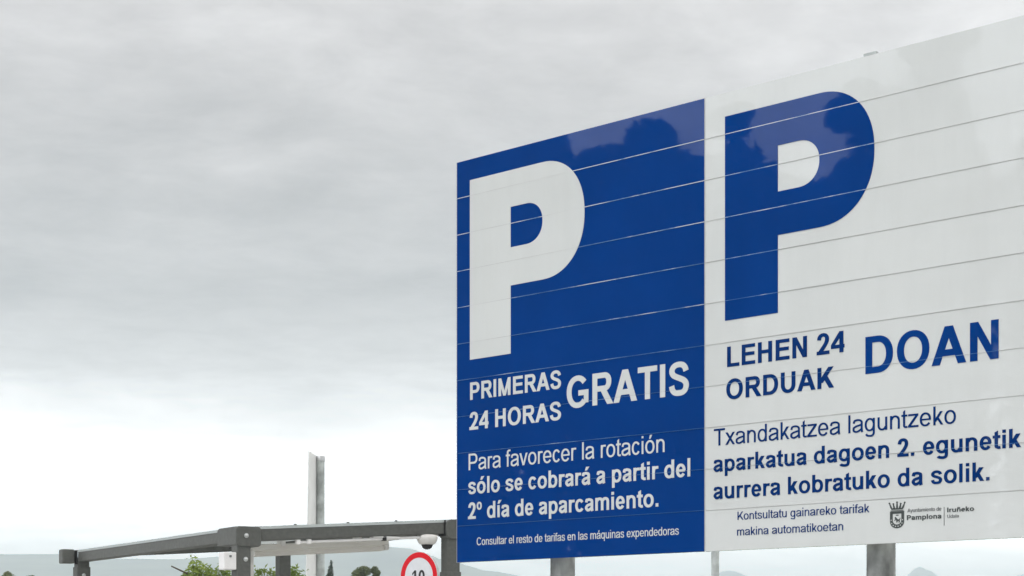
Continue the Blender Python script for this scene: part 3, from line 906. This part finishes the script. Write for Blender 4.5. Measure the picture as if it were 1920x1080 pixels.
def leaf(mb, rng, q, n_, s, asp=.5):
    u = n_.orthogonal().normalized()
    u = (Matrix.Rotation(rng.uniform(0, 6.283), 3, n_) @ u)
    v = n_.cross(u)
    a, w = u * s, v * s * asp
    mb.add([q - a, q + w * .9 - a * .1 + n_ * s * .12, q + a, q - w * .9 - a * .1 + n_ * s * .12], [(0, 1, 2, 3)])

def tree(name, label, cat, loc, h, clumps, mat_, n, size, seed, trunk_r=.12, group=None, limbs=6, floor=40, asp=.5, fill=None):
    """clumps: (dx, dy, z, rx, ry, rz) ellipsoids of foliage"""
    rng = random.Random(seed)
    t = empty(name, (loc[0], loc[1], 0))
    tag(t, label, cat, group)
    tr = MB()
    top = h * .8
    pts = [Vector((rng.gauss(0, .015) * h * i / 5, rng.gauss(0, .015) * h * i / 5, top * i / 5)) for i in range(6)]
    for i in range(5):
        tr.tube(pts[i], pts[i + 1], trunk_r * (1 - i * .17), trunk_r * (1 - (i + 1) * .17), n=9, caps=False)
    for k in range(limbs):
        c = clumps[k % len(clumps)]
        i = rng.randint(1, 4)
        tr.tube(pts[i], (c[0] + rng.uniform(-.5, .5) * c[3], c[1] + rng.uniform(-.5, .5) * c[4], c[2] + rng.uniform(-.3, .5) * c[5]), trunk_r * .38, trunk_r * .08, n=6, caps=False)
    tr.build('trunk', m_bark, t)
    cm = MB()
    tot = sum(c[3] * c[5] for c in clumps)
    for c in clumps:
        leaves(cm, rng, c[:3], c[3:], max(floor, int(n * c[3] * c[5] / tot)), size, asp=asp)
    if fill:                                            # dense spreading boughs below the top
        hx, hy, z0, z1, k = fill
        ph = rng.uniform(0, 6.283)
        for _ in range(k):
            y = rng.uniform(-hy, hy)
            zt = z1 + .28 * math.sin(y * 3.1 + ph) + .16 * math.sin(y * 7.7 + 2 * ph) - .5 * abs(y / hy) ** 3
            q = Vector((rng.uniform(-hx, hx), y, zt - (zt - z0) * rng.random() ** 1.25))
            leaf(cm, rng, q, Vector((rng.gauss(.6, .6), rng.gauss(0, .6), rng.gauss(.3, .6))).normalized(), size * rng.uniform(.7, 1.3), asp)
    cm.build('crown', mat_, t)
    return t

def lumps(rng, h, z0, r, k, narrow=.5):
    """a handful of overlapping foliage clumps filling a crown from z0 to h"""
    out = [(0, 0, (h + z0) / 2, r * .62, r * .62, (h - z0) / 2 * .92)]
    for i in range(k):
        a, u = rng.uniform(0, 6.283), rng.uniform(.08, .9)
        rr = r * (1 - u * narrow) * .62
        out.append((math.cos(a) * rr, math.sin(a) * rr, z0 + (h - z0) * u, r * rng.uniform(.34, .5), r * rng.uniform(.34, .5), min(r * rng.uniform(.34, .5), (h - z0) * (1 - u) + .01 * h)))
    return out

PX = lambda px, y: ((px - 960) / 3550 * y, y)
PZ = lambda py, y: 1.6 + (1209 - py) / 3550 * y
# far trees beyond the shelter
for i, (px, py, yy, r, lab) in enumerate([
        (21, 1071, 92, .48, 'rounded dark olive tree far away at the left edge, taller of the pair'),
        (52, 1075, 96, .40, 'small rounded olive tree beside the taller one at the left edge'),
        (92, 1078, 98, .30, 'tiny olive treetop just left of the shelter left post')]):
    rng = random.Random(20 + i); h = PZ(py, yy)
    tree('broadleaf_tree', lab, 'tree', PX(px, yy), h, lumps(rng, h - .05, h - 2.2, r * 1.5, 9), m_leaf_olive, 5000, .065, 40 + i, .09, 'trees beyond the car park')
rng = random.Random(31); yy = 88; h = PZ(1060, yy)
tree('broadleaf_tree', 'bushy olive green tree between the totem sign and the round 10 sign', 'tree', PX(672, yy), h, lumps(rng, h, h - 2.4, .66, 12, .35), m_leaf_olive, 8000, .06, 51, .1, 'trees beyond the car park')
rng = random.Random(33); h = PZ(1057, yy)
tree('broadleaf_tree', 'narrow pointed olive green tree touching the bushy one on its right', 'tree', PX(705, yy), h, lumps(rng, h, h - 2.4, .36, 10, .7), m_leaf_olive, 5000, .055, 52, .08, 'trees beyond the car park')
yy = 84; h = PZ(1051, yy)
rng = random.Random(35)
tree('cypress_tree', 'slim dark green cypress just right of the totem sign tube', 'tree', PX(620, yy), h,
     [(0.02, 0, h - .18, .05, .05, .2), (0, 0, h - .55, .13, .13, .42), (-.04, 0, h - 1.1, .19, .19, .6), (-.10, 0, h - 1.0, .14, .14, .45), (0, 0, h - 2.0, .26, .26, 1.0)], m_leaf_dark, 3600, .045, 53, .06, None, 3)

def shrub(label, loc, tops, seed, mat_, n_leaf, size, twig=None, group='fresh green shrubs behind the shelter'):
    """upright stems with small pointed leaves; tops = (dx, dy, height)"""
    rng = random.Random(seed)
    s = empty('shrub', (loc[0], loc[1], 0))
    tag(s, label, 'shrub', group)
    st, lf = MB(), MB()
    for dx, dy, h in tops:
        a = Vector((dx * .35, dy * .35, 0)); m_ = Vector((dx * .8, dy * .8, h * .6)); b_ = Vector((dx, dy, h))
        st.tube(a, m_, .012, .008, n=6, caps=False).tube(m_, b_, .008, .002, n=6, caps=False)
        for k in range(n_leaf):
            u = 1 - rng.random() ** 1.6 * .62
            p = a.lerp(m_, u / .6) if u < .6 else m_.lerp(b_, (u - .6) / .4)
            spread = .03 + (1 - u) * .42
            q = p + Vector((rng.gauss(0, spread), rng.gauss(0, spread), rng.gauss(0, .03)))
            n_ = Vector((rng.gauss(0, .6), rng.gauss(-.25, .6), rng.gauss(.7, .4))).normalized()
            leaf(lf, rng, q, n_, size * rng.uniform(.6, 1.3), .38)
    if twig:
        st.tube(*twig, .011, .008, n=6)
    st.build('stems', m_bark, s); lf.build('foliage', mat_, s)
    return s
yy = 21.5
mx = lambda px: (px - 395) / 3550 * yy
tw_ = (Vector((mx(352), 0, PZ(1076, yy))), Vector((mx(321), 0, PZ(1061.5, yy))))
tops = [(mx(a), random.Random(a).uniform(-.15, .15), PZ(b, yy)) for a, b in ((366, 1051), (371, 1056), (352, 1069), (384, 1063), (360, 1070), (378, 1068), (400, 1071), (412, 1069), (422, 1070), (345, 1077), (395, 1073), (372, 1066), (430, 1075), (418, 1066), (350, 1078), (365, 1076), (388, 1077), (405, 1077), (425, 1077), (380, 1074))]
shrub('fresh green leafy shrub left of the shelter corner post, with a bare twig', PX(395, yy), tops, 5, m_leaf_fresh, 170, .035, tw_)
yy = 20.5
mx = lambda px: (px - 515) / 3550 * yy
tops = [(mx(a), random.Random(a).uniform(-.15, .15), PZ(b, yy)) for a, b in ((476, 1071), (488, 1072), (497, 1070), (507, 1072), (515, 1076), (549, 1066), (555, 1067), (545, 1073), (560, 1074), (530, 1074))]
shrub('fresh green leafy shrub right of the shelter corner post, around the rear post', PX(515, yy), tops, 6, m_leaf_fresh, 150, .036)

# ------------------------------------------------------------------ trees across the road: the board mirrors them
MIR = [(-47.36, 13.34, 19.6, 2.96, 'far right'), (-49.34, 9.34, 17.69, 1.31, ''), (-47.33, 7.89, 16.3, 1.69, ''), (-50.32, 6.06, 17.8, 1.06, ''), (-47.31, 5.22, 18.57, .78, ''),
       (-51.29, 2.92, 17.2, 1.35, ''), (-47.28, .83, 19.25, 1.80, ''), (-47.27, -1.11, 21.6, 1.89, ''), (-48.24, -5.3, 18.0, 1.46, ''), (-53.38, 15.26, 20.17, 2.4, '')]
LAB = ['broad dark tree mirrored at the top left corner of the blue panel', 'dark treetop mirrored above the curve of the white P',
       'dark tree mirrored below the round treetop on the blue panel', 'dark treetop mirrored at the right edge of the blue panel',
       'slender dark tree mirrored on the stem of the blue P', 'low dark tree mirrored in the bright gap of the blue P',
       'broad dark tree mirrored on the bowl of the blue P', 'tallest dark tree, mirrored faintly on the white panel beside the blue P',
       'dark tree mirrored faintly at the right end of the white panel', 'dark tree mirrored at the left edge of the blue panel']
for i, (x, y, h, r, _) in enumerate(MIR):
    rng = random.Random(70 + i)
    cl = [(0, 0, (h * .97 + 2.5) / 2, r * .86, r * .86, (h * .97 - 2.5) / 2)]
    for k in range(9):                                  # a broad ragged top
        a, q = rng.uniform(0, 6.283), r * rng.uniform(.25, .68)
        cr_ = r * rng.uniform(.26, .42)
        cl.append((math.cos(a) * q, math.sin(a) * q, h - cr_ - rng.uniform(0, .35) * r * (q / r), cr_, cr_, cr_))
    for k in range(6):
        a = rng.uniform(0, 6.283)
        cl.append((math.cos(a) * r * .62, math.sin(a) * r * .62, rng.uniform(.3, .86) * h, r * .45, r * .45, r * .6))
    low = {0: 18.6, 9: 18.9}.get(i, 16.6 + rng.uniform(-.1, .3))
    if i == 2:
        cl.append((0, 0, 17.45, .85, .85, .78)); cl.append((.1, -.25, 16.7, .5, .5, .7))
    tree('roadside_tree', LAB[i], 'tree', (x, y), h, cl, m_leaf_wood, 13000, .18, 90 + i, .26, 'trees mirrored in the glossy billboard', floor=700, asp=.8, fill=(1.1, 2.7 if i < 2 else 1.75, 2.0, low, 12000 if i < 2 else 8000))

# ------------------------------------------------------------------ haze
hz = bpy.data.materials.new('haze'); hz.use_nodes = True
t = hz.node_tree; t.nodes.remove(t.nodes['Principled BSDF'])
pv = t.nodes.new('ShaderNodeVolumePrincipled')
pv.inputs['Color'].default_value = (0.85, 0.935, 1.0, 1)
pv.inputs['Density'].default_value = 6.5e-4
pv.inputs['Anisotropy'].default_value = 0.4
t.links.new(pv.outputs[0], t.nodes['Material Output'].inputs['Volume'])
o = MB().box(-5000, 5000, -5000, 5000, -3.0, 200.0).build('haze', hz)
tag(o, 'pale blue air between the car park and the far hills', 'haze', kind='stuff')
